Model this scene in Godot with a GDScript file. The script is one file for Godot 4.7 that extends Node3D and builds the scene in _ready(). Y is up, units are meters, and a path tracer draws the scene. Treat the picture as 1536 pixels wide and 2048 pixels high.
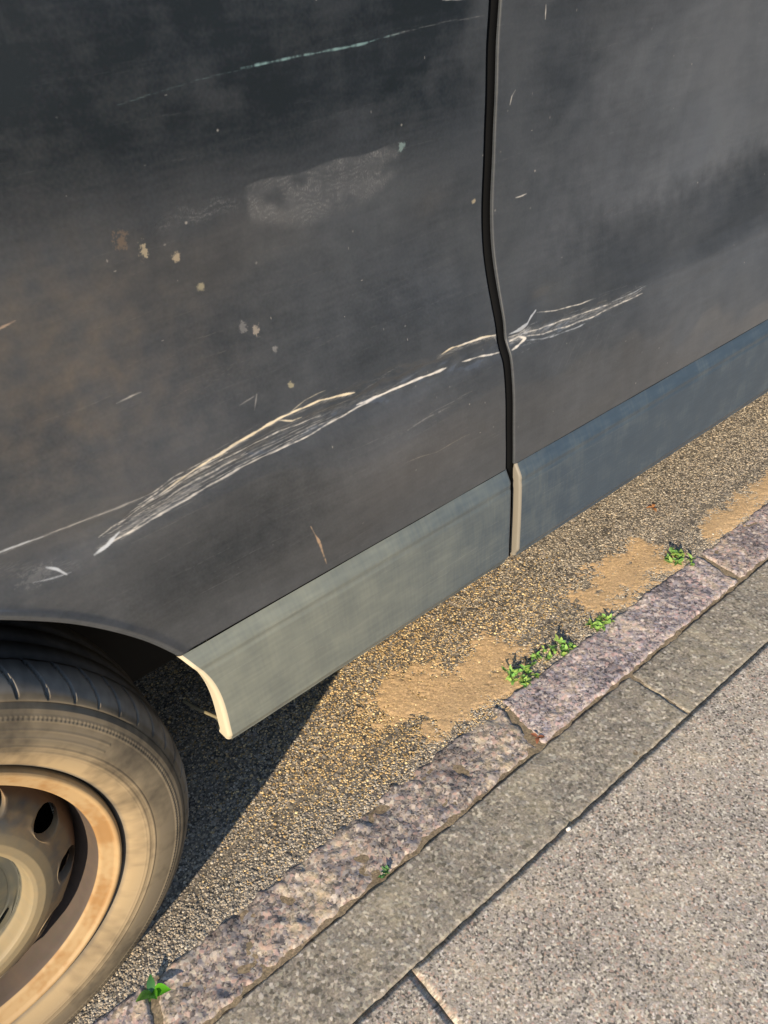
extends Node3D
# A dusty, scraped car side beside a granite kerb, low warm sun from the left.
# World: y up, metres. x runs along the car, z = 0 is the outer plane of the wheel, +z is the pavement.

const HUB := 0.285
const PAVE := 0.009
var rng := RandomNumberGenerator.new()
var fn_lo := FastNoiseLite.new()
var fn_mid := FastNoiseLite.new()
var fn_hi := FastNoiseLite.new()
var prof_lut := PackedFloat32Array()

# ---------------------------------------------------------------- mesh building
class Acc:
	var v := PackedVector3Array()
	var n := PackedVector3Array()
	var uv := PackedVector2Array()
	var c := PackedColorArray()
	var i := PackedInt32Array()
	func vert(p: Vector3, nn: Vector3, u: Vector2 = Vector2.ZERO, col: Color = Color.WHITE) -> int:
		v.append(p); n.append(nn); uv.append(u); c.append(col)
		return v.size() - 1
	func quad(a: int, b: int, d: int, e: int) -> void:
		i.append_array([a, b, d, a, d, e])
	func tri(p: Vector3, q: Vector3, r: Vector3, col: Color = Color.WHITE) -> void:
		var nn := (r - p).cross(q - p).normalized()
		var a := vert(p, nn, Vector2.ZERO, col)
		vert(q, nn, Vector2.ZERO, col); vert(r, nn, Vector2.ZERO, col)
		i.append_array([a, a + 1, a + 2])
	# a grid of points (rows of equal length), smooth normals from differences, facing the side of `face`
	func grid(pts: Array, uvs: Array = [], cols: Array = [], closed := false, flip := false) -> void:
		var rows := pts.size()
		var m: int = pts[0].size()
		var base := v.size()
		for r in rows:
			for k in m:
				var k0: int = (k - 1 + m) % m if closed else max(k - 1, 0)
				var k1: int = (k + 1) % m if closed else min(k + 1, m - 1)
				var du: Vector3 = pts[r][k1] - pts[r][k0]
				var dv: Vector3 = pts[min(r + 1, rows - 1)][k] - pts[max(r - 1, 0)][k]
				var nn := du.cross(dv).normalized()
				if flip: nn = -nn
				v.append(pts[r][k]); n.append(nn)
				uv.append(uvs[r][k] if uvs else Vector2.ZERO)
				c.append(cols[r][k] if cols else Color.WHITE)
		for r in rows - 1:
			for k in (m if closed else m - 1):
				var a := base + r * m + k
				var b := base + r * m + (k + 1) % m
				if flip: quad(a, b, b + m, a + m)
				else: quad(a, a + m, b + m, b)
	func mesh() -> ArrayMesh:
		var arr := []
		arr.resize(Mesh.ARRAY_MAX)
		arr[Mesh.ARRAY_VERTEX] = v; arr[Mesh.ARRAY_NORMAL] = n; arr[Mesh.ARRAY_TEX_UV] = uv
		arr[Mesh.ARRAY_COLOR] = c; arr[Mesh.ARRAY_INDEX] = i
		var me := ArrayMesh.new()
		me.add_surface_from_arrays(Mesh.PRIMITIVE_TRIANGLES, arr)
		return me

func node(called: String, mesh: Mesh, m: Material, parent: Node = self) -> MeshInstance3D:
	var o := MeshInstance3D.new()
	o.name = called; o.mesh = mesh; o.material_override = m
	parent.add_child(o, true)
	return o

func group_node(called: String, at := Vector3.ZERO, parent: Node = self) -> Node3D:
	var o := Node3D.new()
	o.name = called; o.position = at
	parent.add_child(o, true)
	return o

func tag(o: Node, label: String, category: String, group := "") -> void:
	o.set_meta("label", label); o.set_meta("category", category)
	if group: o.set_meta("group", group)

func box_acc(a: Acc, lo: Vector3, hi: Vector3, col := Color.WHITE) -> void:
	var p := []
	for k in 8:
		p.append(Vector3(hi.x if k & 1 else lo.x, hi.y if k & 2 else lo.y, hi.z if k & 4 else lo.z))
	for f in [[0, 2, 3, 1], [4, 5, 7, 6], [0, 1, 5, 4], [2, 6, 7, 3], [0, 4, 6, 2], [1, 3, 7, 5]]:
		a.tri(p[f[0]], p[f[1]], p[f[2]], col); a.tri(p[f[0]], p[f[2]], p[f[3]], col)

# revolve a profile of (radius, z) round the z axis
func lathe(a: Acc, prof: Array, segs: int, colour: Callable, shift = null) -> void:
	var pts := []; var cols := []
	for q in prof:
		var row := []; var crow := []
		for k in segs:
			var t := TAU * k / segs
			var r: float = q[0]; var z: float = q[1]
			if shift != null:
				var s: Vector2 = shift.call(r, z, t)
				r += s.x; z += s.y
			row.append(Vector3(r * cos(t), r * sin(t), z)); crow.append(colour.call(r, z, t))
		pts.append(row); cols.append(crow)
	a.grid(pts, [], cols, true, true)

func finer(prof: Array, step: float) -> Array:
	var out := []
	for k in prof.size() - 1:
		var p := Vector2(prof[k][0], prof[k][1]); var q := Vector2(prof[k + 1][0], prof[k + 1][1])
		var n := int(p.distance_to(q) / step) + 1
		for j in n: out.append([lerpf(p.x, q.x, float(j) / n), lerpf(p.y, q.y, float(j) / n)])
	out.append(prof[-1])
	return out

func tube(a: Acc, path: Array, rad: float, sides := 8, col := Color.WHITE) -> void:
	var pts := []; var cols := []
	for k in path.size():
		var d: Vector3 = (path[min(k + 1, path.size() - 1)] - path[max(k - 1, 0)]).normalized()
		var s := d.cross(Vector3.UP if absf(d.y) < 0.9 else Vector3.RIGHT).normalized()
		var t := s.cross(d)
		var row := []; var cr := []
		for j in sides:
			var w := TAU * j / sides
			row.append(path[k] + (s * cos(w) + t * sin(w)) * rad); cr.append(col)
		pts.append(row); cols.append(cr)
	a.grid(pts, [], cols, true, false)

# ---------------------------------------------------------------- textures
func lin(r: float, g: float, b: float) -> Color:
	return Color(r, g, b).linear_to_srgb()

func noise_bytes(kind: int, freq: float, sd: int, w: int, h: int, octaves := 3) -> PackedByteArray:
	var f := FastNoiseLite.new()
	f.noise_type = kind; f.frequency = freq; f.seed = sd
	if kind == FastNoiseLite.TYPE_CELLULAR:
		f.cellular_return_type = FastNoiseLite.RETURN_CELL_VALUE
		f.cellular_jitter = 1.0
		f.fractal_type = FastNoiseLite.FRACTAL_NONE
	else:
		f.fractal_octaves = octaves
	var im := f.get_seamless_image(w, h, false, false, 0.12) if kind != FastNoiseLite.TYPE_CELLULAR else f.get_image(w, h, false, false, true)
	im.convert(Image.FORMAT_L8)
	return im.get_data()

# palette: rows of [share, Color] in linear values, spread with a little jitter over 256 steps
func palette(rows: Array, jitter: float, sd: int) -> Array:
	var r := RandomNumberGenerator.new(); r.seed = sd
	var out := []
	for k in 256:
		var t := (k * 97 % 256) / 256.0
		var c: Color = rows[-1][1]
		for q in rows:
			if t < q[0]:
				c = q[1]; break
			t -= q[0]
		var j := 1.0 + r.randf_range(-jitter, jitter)
		out.append(Color(c.r * j, c.g * j * r.randf_range(0.97, 1.03), c.b * j * r.randf_range(0.94, 1.06)))
	return out

# crystalline / aggregate surface: coarse grains over fine grains, tinted by slow noise; returns [albedo, height]
func speckle(size: int, coarse_f: float, fine_f: float, pal_c: Array, pal_f: Array, keep: int, low_amp: float, tint: Color, sd: int) -> Array:
	var a := noise_bytes(FastNoiseLite.TYPE_CELLULAR, coarse_f, sd, size, size)
	var b := noise_bytes(FastNoiseLite.TYPE_CELLULAR, fine_f, sd + 1, size, size)
	var l := noise_bytes(FastNoiseLite.TYPE_SIMPLEX_SMOOTH, 6.0 / size, sd + 2, size, size, 4)
	var m := noise_bytes(FastNoiseLite.TYPE_SIMPLEX_SMOOTH, 34.0 / size, sd + 3, size, size, 3)
	var px := PackedByteArray(); px.resize(size * size * 3)
	var hh := PackedByteArray(); hh.resize(size * size)
	var gam := PackedByteArray(); gam.resize(1025)
	for k in 1025:
		gam[k] = int(clampf(Color(k / 1024.0, 0, 0).linear_to_srgb().r * 255.0, 0, 255))
	for k in size * size:
		var va := a[k]; var vb := b[k]
		var c: Color = pal_f[vb]
		var h := 90 + vb / 5
		if (va * 57) % 256 < keep:
			c = c.lerp(pal_c[va], 0.85); h = 150 + va / 4
		var lo := l[k] / 255.0
		var g := 1.0 + low_amp * (lo - 0.5) * 2.0 + low_amp * 0.7 * (m[k] / 255.0 - 0.5) * 2.0
		var t := clampf((m[k] + l[k] - 250) / 160.0, 0.0, 1.0) * tint.a
		px[k * 3] = gam[clampi(int(lerpf(c.r, tint.r, t) * g * 1024.0), 0, 1024)]
		px[k * 3 + 1] = gam[clampi(int(lerpf(c.g, tint.g, t) * g * 1024.0), 0, 1024)]
		px[k * 3 + 2] = gam[clampi(int(lerpf(c.b, tint.b, t) * g * 1024.0), 0, 1024)]
		hh[k] = clampi(h + (m[k] - 128) / 3, 0, 255)
	return [Image.create_from_data(size, size, false, Image.FORMAT_RGB8, px), Image.create_from_data(size, size, false, Image.FORMAT_L8, hh)]

func ground_material(imgs: Array, metres: float, relief: float, rough: float, sp := 0.35) -> StandardMaterial3D:
	var m := StandardMaterial3D.new()
	m.albedo_texture = ImageTexture.create_from_image(imgs[0])
	m.heightmap_enabled = true
	m.heightmap_texture = ImageTexture.create_from_image(imgs[1])
	m.heightmap_scale = relief
	m.roughness = rough; m.metallic_specular = sp
	m.uv1_triplanar = true; m.uv1_world_triplanar = true
	m.uv1_scale = Vector3.ONE / metres
	return m

func plain(col: Color, rough: float, metal := 0.0, sp := 0.5) -> StandardMaterial3D:
	var m := StandardMaterial3D.new()
	m.albedo_color = col; m.roughness = rough; m.metallic = metal; m.metallic_specular = sp
	return m

func tinted(rough: float, sp := 0.4) -> StandardMaterial3D:
	var m := StandardMaterial3D.new()
	m.vertex_color_use_as_albedo = true; m.roughness = rough; m.metallic_specular = sp
	return m

# ---------------------------------------------------------------- the body side as a height field z(x, y)
const TEX_X := -0.1
const TEX_W := 1.55
const TEX_Y := 0.28
const TEX_H := 0.8

func body_uv(x: float, y: float) -> Vector2:
	return Vector2((x - TEX_X) / TEX_W, 1.0 - (y - TEX_Y) / TEX_H)

func make_profile() -> void:
	var t := [[0.25, 0.004], [0.29, 0.0075], [0.326, 0.0095], [0.391, 0.0141], [0.45, 0.0168], [0.506, 0.0186], [0.557, 0.0178], [0.594, 0.0148], [0.611, 0.0108], [0.644, 0.0045], [0.675, -0.001], [0.709, -0.0056], [0.735, -0.0068], [0.774, -0.0057], [0.819, -0.0024], [0.861, 0.0026], [0.9, 0.0076], [0.936, 0.0105], [1.0, 0.012], [1.06, 0.008], [1.1, -0.01]]
	prof_lut.resize(901)
	for k in 901:
		var y := 0.22 + k * 0.001
		var j := 0
		while j < t.size() - 2 and y > t[j + 1][0]: j += 1
		var p0: Array = t[max(j - 1, 0)]; var p1: Array = t[j]; var p2: Array = t[j + 1]; var p3: Array = t[min(j + 2, t.size() - 1)]
		var u: float = clampf((y - p1[0]) / (p2[0] - p1[0]), 0.0, 1.0)
		var h: float = p2[0] - p1[0]
		var m1: float = (p2[1] - p0[1]) / maxf(p2[0] - p0[0], 0.001) * h
		var m2: float = (p3[1] - p1[1]) / maxf(p3[0] - p1[0], 0.001) * h
		var u2 := u * u; var u3 := u2 * u
		prof_lut[k] = (2 * u3 - 3 * u2 + 1) * p1[1] + (u3 - 2 * u2 + u) * m1 + (-2 * u3 + 3 * u2) * p2[1] + (u3 - u2) * m2

func bump(x: float, y: float, cx: float, cy: float, rx: float, ry: float) -> float:
	var a := (x - cx) / rx; var b := (y - cy) / ry
	return exp(-a * a - b * b)

func body_z(x: float, y: float) -> float:
	var f := clampf((y - 0.22) * 1000.0, 0.0, 899.0)
	var k := int(f)
	var p := lerpf(prof_lut[k], prof_lut[k + 1], f - k)
	var z := 0.012 + (p - 0.012) * (0.7 + 0.3 * smoothstep(0.25, 0.7, x))
	if x > -0.42 and x < 0.42 and y < 0.69:
		var rr := Vector2(x, y - HUB).length() - arch_r(atan2(y - HUB, x)) - 0.003
		if rr < 0.02: z += 0.0030 * exp(-rr * rr / 0.000016)
	if x > -0.1 and x < 1.6:
		z += fn_lo.get_noise_2d(x, y) * 0.0030 * smoothstep(0.455, 0.50, y)
		# the long push-in along the crease, with small wrinkles in the metal
		var win := smoothstep(0.24, 0.34, x) * (1.0 - smoothstep(0.93, 1.05, x))
		var d := (y - 0.612 - 0.012 * sin((x - 0.28) * 6.0)) / 0.013
		if d * d < 9.0:
			z += exp(-d * d) * win * (-0.0030 + 0.0016 * fn_mid.get_noise_2d(x * 0.5, y * 1.2))
		z += 0.0026 * maxf(0.0, 1.0 - absf(y - 0.606 - 0.003 * sin(x * 9.0)) / 0.022) * smoothstep(0.86, 1.02, x)
		z -= 0.0067 * bump(x, y, 0.47, 0.735, 0.15, 0.075)
		z -= 0.0048 * bump(x, y, 0.7, 0.74, 0.07, 0.06)
		z -= 0.0056 * bump(x, y, 0.835, 0.635, 0.035, 0.02)
		z += 0.0048 * bump(x, y, 0.60, 0.55, 0.12, 0.045)
		z -= 0.0048 * bump(x, y, 0.40, 0.555, 0.10, 0.035)
		z -= 0.0056 * bump(x, y, 0.25, 0.615, 0.05, 0.02)
		z += 0.0032 * bump(x, y, 1.05, 0.80, 0.16, 0.05)
		z -= 0.0048 * bump(x, y, 0.66, 0.90, 0.13, 0.035)
	return z

func body_point(x: float, y: float) -> Vector3:
	return Vector3(x, y, body_z(x, y))

func body_patch(a: Acc, nu: int, nv: int, at: Callable, depth: Callable, uvf: Callable) -> void:
	var base := a.v.size()
	var e := 0.0015
	for r in nv + 1:
		for k in nu + 1:
			var q: Vector2 = at.call(float(k) / nu, float(r) / nv)
			var z: float = depth.call(q.x, q.y)
			var dx: float = (depth.call(q.x + e, q.y) - z) / e
			var dy: float = (depth.call(q.x, q.y + e) - z) / e
			a.vert(Vector3(q.x, q.y, z), Vector3(-dx, -dy, 1).normalized(), uvf.call(q.x, q.y))
	for r in nv:
		for k in nu:
			var p := base + r * (nu + 1) + k
			a.quad(p, p + nu + 1, p + nu + 2, p + 1)

# a rolled edge: from a line of points on the panel, bend round a radius and run inwards
func rolled_edge(a: Acc, line: Array, out: Array, rad: float, depth: float, uvf: Callable, inner := Vector3.ZERO) -> void:
	var pts := []; var uvs := []
	for k in line.size():
		var row := []; var ur := []
		var p: Vector3 = line[k]; var d: Vector3 = out[k]
		var rr := rad
		for s in 7:
			var w := PI / 2 * s / 6.0
			row.append(p + d * rr * sin(w) + Vector3(0, 0, -rr * (1.0 - cos(w))))
		row.append(p + d * rr + Vector3(0, 0, -rr - depth * 0.4) + inner * 0.4)
		row.append(p + d * rr + Vector3(0, 0, -rr - depth) + inner)
		for q in row: ur.append(uvf.call(p.x, p.y))
		pts.append(row); uvs.append(ur)
	a.grid(pts, uvs, [], false, false)

func arch_r(t: float) -> float:
	return lerpf(0.333, 0.354, smoothstep(0.03, 0.42, absf(t)) if absf(t) < PI / 2 else smoothstep(0.03, 0.42, PI - absf(t)))

func arch_pt(t: float) -> Vector2:
	var r := arch_r(t)
	return Vector2(r * cos(t), HUB + r * sin(t))

# edge of the arch at height y, on the side of x > 0
func arch_x(y: float) -> float:
	var lo := -0.2; var hi := PI / 2
	for k in 26:
		var m := (lo + hi) / 2
		if arch_pt(m).y < y: lo = m
		else: hi = m
	return arch_pt(lo).x

# ---------------------------------------------------------------- scene
func _ready() -> void:
	setup_light()
	setup_noise()
	build_ground()
	build_car()
	build_small_things()

func setup_light() -> void:
	var cam := Camera3D.new()
	cam.name = "camera"
	cam.keep_aspect = Camera3D.KEEP_HEIGHT
	cam.fov = 67.0
	cam.near = 0.02; cam.far = 900.0
	cam.transform = Transform3D(Basis(Vector3(0.77811518, -0.10908509, 0.61857676), Vector3(0.42994926, 0.81043428, -0.39791949), Vector3(-0.45790873, 0.57558381, 0.67751227)), Vector3(0.181, 0.974, 0.590))
	add_child(cam)
	cam.current = true
	var env := Environment.new()
	env.background_mode = Environment.BG_SKY
	var sky := Sky.new()
	var sm := ProceduralSkyMaterial.new()
	sm.sky_top_color = Color(0.46, 0.55, 0.68)
	sm.sky_horizon_color = Color(0.80, 0.80, 0.77)
	sm.sky_curve = 0.14
	sm.ground_bottom_color = Color(0.30, 0.29, 0.27)
	sm.ground_horizon_color = Color(0.60, 0.62, 0.62)
	sm.sky_energy_multiplier = 1.1
	sm.sun_angle_max = 1.0
	sky.sky_material = sm
	env.sky = sky
	env.tonemap_mode = Environment.TONE_MAPPER_LINEAR
	env.tonemap_exposure = 1.78
	env.sdfgi_enabled = true; env.ssao_enabled = true; env.ssil_enabled = true
	var we := WorldEnvironment.new()
	we.name = "sky"; we.environment = env
	add_child(we)
	var sun := DirectionalLight3D.new()
	sun.name = "sun"
	sun.light_energy = 1.35
	sun.light_color = Color(1.0, 0.91, 0.79)
	sun.light_angular_distance = 0.8
	sun.shadow_enabled = true
	add_child(sun)
	sun.look_at_from_position(Vector3(-2.35, 1.15, 1.55) * 5.0, Vector3.ZERO, Vector3.UP)

func setup_noise() -> void:
	rng.seed = 4711
	fn_lo.seed = 5; fn_lo.frequency = 5.0; fn_lo.fractal_octaves = 2
	fn_mid.seed = 9; fn_mid.frequency = 60.0; fn_mid.fractal_octaves = 2
	fn_hi.seed = 13; fn_hi.frequency = 30.0; fn_hi.fractal_octaves = 3
	make_profile()

# ---------------------------------------------------------------- ground
var m_road: StandardMaterial3D
var m_granite: StandardMaterial3D
var m_strip: StandardMaterial3D
var m_slab: StandardMaterial3D
var m_sand: StandardMaterial3D

func structure(o: Node) -> void:
	o.set_meta("kind", "structure")

func sheet(x0: float, x1: float, z0: float, z1: float, y: float) -> ArrayMesh:
	var a := Acc.new()
	for p in [Vector3(x0, y, z0), Vector3(x1, y, z0), Vector3(x1, y, z1), Vector3(x0, y, z1)]:
		a.vert(p, Vector3.UP)
	a.quad(0, 1, 2, 3)
	return a.mesh()

# a stone or slab with worn edges and an uneven top
func stone(c00: Vector2, c10: Vector2, c11: Vector2, c01: Vector2, top: float, cell: float, round_r: float, uneven: float, ragged: float, sd: float) -> ArrayMesh:
	var a := Acc.new()
	var nu := int(maxf(c00.distance_to(c10) / cell, 4)); var nv := int(maxf(c00.distance_to(c01) / cell, 4))
	var lx := c00.distance_to(c10); var lz := c00.distance_to(c01)
	var pts := []
	for r in range(-1, nv + 2):
		var row := []
		for k in range(-1, nu + 2):
			var u := clampf(float(k) / nu, 0, 1); var v := clampf(float(r) / nv, 0, 1)
			var p := c00.lerp(c10, u).lerp(c01.lerp(c11, u), v)
			var ed := minf(minf(u, 1 - u) * lx, minf(v, 1 - v) * lz)
			var pull := maxf(0.0, 1.0 - ed / 0.02)
			var wob := Vector2(fn_hi.get_noise_3d(p.x * 1.6 + sd, p.y * 1.6, sd), fn_hi.get_noise_3d(p.x * 1.6, p.y * 1.6 + sd, sd + 7.0)) * ragged * pull
			p += wob
			var rr := round_r * (1.0 + 0.8 * fn_hi.get_noise_2d(p.x * 0.8 + sd, p.y))
			var y := top + uneven * fn_hi.get_noise_3d(p.x * 0.6, p.y * 0.6, sd) + uneven * 0.5 * fn_mid.get_noise_3d(p.x * 0.9, p.y * 0.9, sd)
			if ed < rr:
				var q := 1.0 - ed / rr
				y -= rr * (1.0 - sqrt(maxf(0.0, 1.0 - q * q))) * 0.8
			if k < 0 or r < 0 or k > nu or r > nv:
				y = top - 0.05
			row.append(Vector3(p.x, y, p.y))
		pts.append(row)
	a.grid(pts, [], [], false, true)
	return a.mesh()

func pebble_mesh(sd: int) -> ArrayMesh:
	var r := RandomNumberGenerator.new(); r.seed = sd
	var a := Acc.new()
	var ring := []
	for lv in [[0.98, 0.0], [0.72, 0.62], [0.30, 0.92]]:
		var row := []
		for k in 6:
			var t: float = TAU * (k + r.randf_range(-0.25, 0.25)) / 6.0
			row.append(Vector3(cos(t) * lv[0] * r.randf_range(0.8, 1.15), lv[1] * r.randf_range(0.85, 1.1), sin(t) * lv[0] * r.randf_range(0.8, 1.15)))
		ring.append(row)
	for l in 2:
		for k in 6:
			var p: Vector3 = ring[l][k]; var q: Vector3 = ring[l][(k + 1) % 6]
			var s: Vector3 = ring[l + 1][(k + 1) % 6]; var t: Vector3 = ring[l + 1][k]
			a.tri(p, q, s); a.tri(p, s, t)
	for k in range(1, 5):
		a.tri(ring[2][0], ring[2][k], ring[2][k + 1])
	return a.mesh()

# the worn road rises a little to meet the kerb
func road_y(z: float) -> float:
	return 0.0072 * smoothstep(-0.09, 0.0, z)

func build_ground() -> void:
	# plain earth to the horizon, far below everything that is looked at
	var g := node("ground", sheet(-400, 400, -400, 400, -0.08), plain(lin(0.16, 0.15, 0.11), 0.95)); structure(g)
	var road_i := speckle(1024, 0.21, 0.42, palette([[0.30, Color(0.26, 0.23, 0.18)], [0.25, Color(0.16, 0.145, 0.12)], [0.25, Color(0.085, 0.083, 0.08)], [0.2, Color(0.4, 0.37, 0.31)]], 0.25, 3), palette([[0.4, Color(0.10, 0.095, 0.085)], [0.3, Color(0.16, 0.145, 0.12)], [0.3, Color(0.23, 0.2, 0.155)]], 0.3, 4), 120, 0.18, Color(0.2, 0.18, 0.14, 0.35), 21)
	m_road = ground_material(road_i, 1.0, 0.16, 0.9)
	var ra := Acc.new()
	var rp := []
	for q in [-7.0, -0.09, -0.06, -0.04, -0.02, -0.008, 0.0, 0.010]:
		rp.append([Vector3(-60, road_y(q), q), Vector3(60, road_y(q), q)])
	ra.grid(rp, [], [], false, true)
	var road := node("road", ra.mesh(), m_road); structure(road)

	var gran := speckle(1024, 0.19, 0.42, palette([[0.26, Color(0.56, 0.41, 0.38)], [0.30, Color(0.36, 0.345, 0.385)], [0.22, Color(0.11, 0.108, 0.12)], [0.22, Color(0.68, 0.64, 0.60)]], 0.25, 5), palette([[0.33, Color(0.43, 0.36, 0.34)], [0.32, Color(0.29, 0.28, 0.305)], [0.19, Color(0.085, 0.083, 0.09)], [0.16, Color(0.58, 0.54, 0.49)]], 0.25, 6), 110, 0.42, Color(0.42, 0.36, 0.24, 0.7), 31)
	m_granite = ground_material(gran, 0.9, 0.12, 0.8)
	var strip_i := speckle(1024, 0.3, 0.6, palette([[0.3, Color(0.46, 0.44, 0.36)], [0.25, Color(0.30, 0.29, 0.245)], [0.33, Color(0.12, 0.112, 0.09)], [0.12, Color(0.60, 0.56, 0.47)]], 0.2, 7), palette([[0.5, Color(0.265, 0.24, 0.20)], [0.3, Color(0.20, 0.185, 0.155)], [0.2, Color(0.34, 0.31, 0.26)]], 0.2, 8), 90, 0.16, Color(0.26, 0.235, 0.165, 0.5), 41)
	m_strip = ground_material(strip_i, 1.1, 0.08, 0.9)
	var slab_i := speckle(1024, 0.33, 0.6, palette([[0.34, Color(0.46, 0.415, 0.355)], [0.17, Color(0.46, 0.335, 0.265)], [0.27, Color(0.085, 0.08, 0.07)], [0.22, Color(0.68, 0.64, 0.54)]], 0.2, 9), palette([[0.42, Color(0.38, 0.345, 0.295)], [0.3, Color(0.30, 0.27, 0.235)], [0.16, Color(0.48, 0.45, 0.395)], [0.12, Color(0.20, 0.185, 0.155)]], 0.15, 10), 120, 0.16, Color(0.36, 0.31, 0.22, 0.45), 51)
	m_slab = ground_material(slab_i, 0.83, 0.06, 0.9)
	var sand_i := speckle(512, 0.4, 0.7, palette([[0.6, Color(0.78, 0.56, 0.31)], [0.4, Color(0.42, 0.30, 0.17)]], 0.2, 11), palette([[0.6, Color(0.66, 0.47, 0.26)], [0.4, Color(0.50, 0.355, 0.20)]], 0.15, 12), 60, 0.12, Color(0.36, 0.28, 0.17, 0.3), 61)
	m_sand = ground_material(sand_i, 0.5, 0.05, 0.95)

	var joint_i := speckle(512, 0.4, 0.7, palette([[0.6, Color(0.34, 0.27, 0.18)], [0.4, Color(0.16, 0.13, 0.09)]], 0.2, 13), palette([[0.6, Color(0.26, 0.21, 0.14)], [0.4, Color(0.18, 0.145, 0.10)]], 0.15, 14), 60, 0.25, Color(0.10, 0.09, 0.06, 0.6), 66)
	var m_joint := ground_material(joint_i, 0.5, 0.05, 0.95)
	# bed under the pavement: sandy mortar that shows in the joints
	var bed := Acc.new()
	box_acc(bed, Vector3(-30, -0.07, 0.008), Vector3(30, PAVE - 0.0024, 2.9))
	var mb := node("pavement_bed", bed.mesh(), m_joint); structure(mb)

	var kerb := group_node("kerb"); structure(kerb)
	var kx := [-3.4, -2.7, -2.05, -1.35, -0.62, 0.142, 0.751, 1.272, 1.89, 2.55, 3.2, 3.9]
	for k in kx.size() - 1:
		var gap := 0.0042 if k == 6 or k == 5 else 0.0022
		var a: float = kx[k] + (gap if k == 6 else 0.0022); var b: float = kx[k + 1] - (gap if k == 5 else 0.0022)
		var gm: StandardMaterial3D = m_granite.duplicate()
		gm.albedo_color = [Color(0.93, 0.92, 0.89), Color(0.97, 0.96, 0.97), Color(0.95, 0.93, 0.92)][0 if k % 3 == 2 else (1 if k % 3 == 0 else 2)]
		var s := 0.012
		node("kerb_stone", stone(Vector2(a, -0.001 - 0.005 * sin(k * 2.3)), Vector2(b, -0.001 - 0.005 * sin(k * 2.3 + 2.3)), Vector2(b - s, 0.0952), Vector2(a - s, 0.0952), PAVE + [0.0008, -0.0005][k % 2], 0.004, 0.007, 0.0046 if k == 5 else 0.0030, 0.0065 if k == 5 else 0.0045, k * 3.7), gm, kerb)
	var pave := group_node("pavement"); structure(pave)
	var ex := [-3.86, -2.66, -1.46, -0.26, 0.941, 2.14, 3.34]
	for k in ex.size() - 1:
		node("edging_slab", stone(Vector2(ex[k] + 0.0003, 0.0975), Vector2(ex[k + 1] - 0.0003, 0.0975), Vector2(ex[k + 1] - 0.0003, 0.2069), Vector2(ex[k] + 0.0003, 0.2069), PAVE - 0.001, 0.005, 0.0015, 0.0016, 0.0014, 50.0 + k * 2.1), m_strip, pave)
	for j in 4:
		for k in 7:
			var x0 := -2.309 + k * 0.9 + (0.45 if j % 2 else 0.0); var z0 := 0.2072 + j * 0.6
			node("paving_slab", stone(Vector2(x0 + 0.0011, z0), Vector2(x0 + 0.8989, z0), Vector2(x0 + 0.8989, z0 + 0.598), Vector2(x0 + 0.0011, z0 + 0.598), PAVE + 0.0004, 0.008, 0.0016, 0.0010, 0.0014, 90.0 + j * 9.0 + k * 1.3), m_slab, pave)

	# chippings standing proud of the worn asphalt
	var cols := [Color(0.54, 0.50, 0.41), Color(0.42, 0.37, 0.28), Color(0.27, 0.255, 0.22), Color(0.34, 0.31, 0.26), Color(0.45, 0.38, 0.28), Color(0.18, 0.17, 0.15)]
	var golds := [Color(0.62, 0.47, 0.25), Color(0.55, 0.40, 0.20), Color(0.46, 0.33, 0.16), Color(0.80, 0.65, 0.36), Color(0.30, 0.21, 0.09)]
	for kind in 1:
		var count := 132000
		var mm := MultiMesh.new()
		mm.transform_format = MultiMesh.TRANSFORM_3D
		mm.use_colors = true
		mm.mesh = pebble_mesh(70 + kind)
		mm.instance_count = count
		for k in count:
			var x := rng.randf_range(-0.05, 2.3)
			var z := 0.006 - pow(rng.randf(), 1.25) * (0.45 + 0.12 * x)
			var s := rng.randf_range(0.0009, 0.0021)
			if rng.randf() < 0.10: s *= 1.5
			var b := Basis(Vector3.UP, rng.randf() * TAU).rotated(Vector3(rng.randf_range(-1, 1), 0, rng.randf_range(-1, 1)).normalized(), rng.randf_range(0, 0.3)).scaled(Vector3(s, s * rng.randf_range(0.35, 0.70), s))
			mm.set_instance_transform(k, Transform3D(b, Vector3(x, road_y(z) - 0.0002, z)))
			var gold := clampf(1.25 - absf(x - 0.68) / 0.36, 0.0, 1.0) * (0.85 + 0.5 * fn_lo.get_noise_2d(x, z)) * clampf((-z + 0.02) / 0.1, 0.25, 1.0)
			gold *= 1.0 - 0.9 * smoothstep(0.95, 1.2, x)
			var c: Color = golds[rng.randi() % 5] if rng.randf() < gold else cols[rng.randi() % 6]
			mm.set_instance_color(k, c * rng.randf_range(0.8, 1.15))
		var mi := MultiMeshInstance3D.new()
		mi.name = "asphalt_chippings"
		mi.multimesh = mm; mi.material_override = tinted(0.8, 0.4)
		add_child(mi, true)
		mi.set_meta("kind", "stuff")
		tag(mi, "tan, golden and grey chippings bound in the worn road between car and kerb", "gravel")

	# drifts of washed sand on the road
	sand_drift("sand drift on the road beside the large weed at the kerb", [Vector2(0.79, -0.03), Vector2(0.76, -0.075), Vector2(0.71, -0.10), Vector2(0.68, -0.065), Vector2(0.73, -0.06), Vector2(0.82, -0.09), Vector2(0.645, -0.125)], 0.070, 0.0034)
	sand_drift("sand drift on the road beside the farthest weed", [Vector2(1.20, -0.03), Vector2(1.14, -0.05), Vector2(1.09, -0.06), Vector2(1.15, -0.085), Vector2(1.21, -0.075), Vector2(1.06, -0.05)], 0.066, 0.0036)
	var edge_spots := []
	for k in 16: edge_spots.append(Vector2(1.36 + k * 0.022, -0.022))
	sand_drift("thin sand along the kerb edge at the far end", edge_spots, 0.045, 0.0030)

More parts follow.
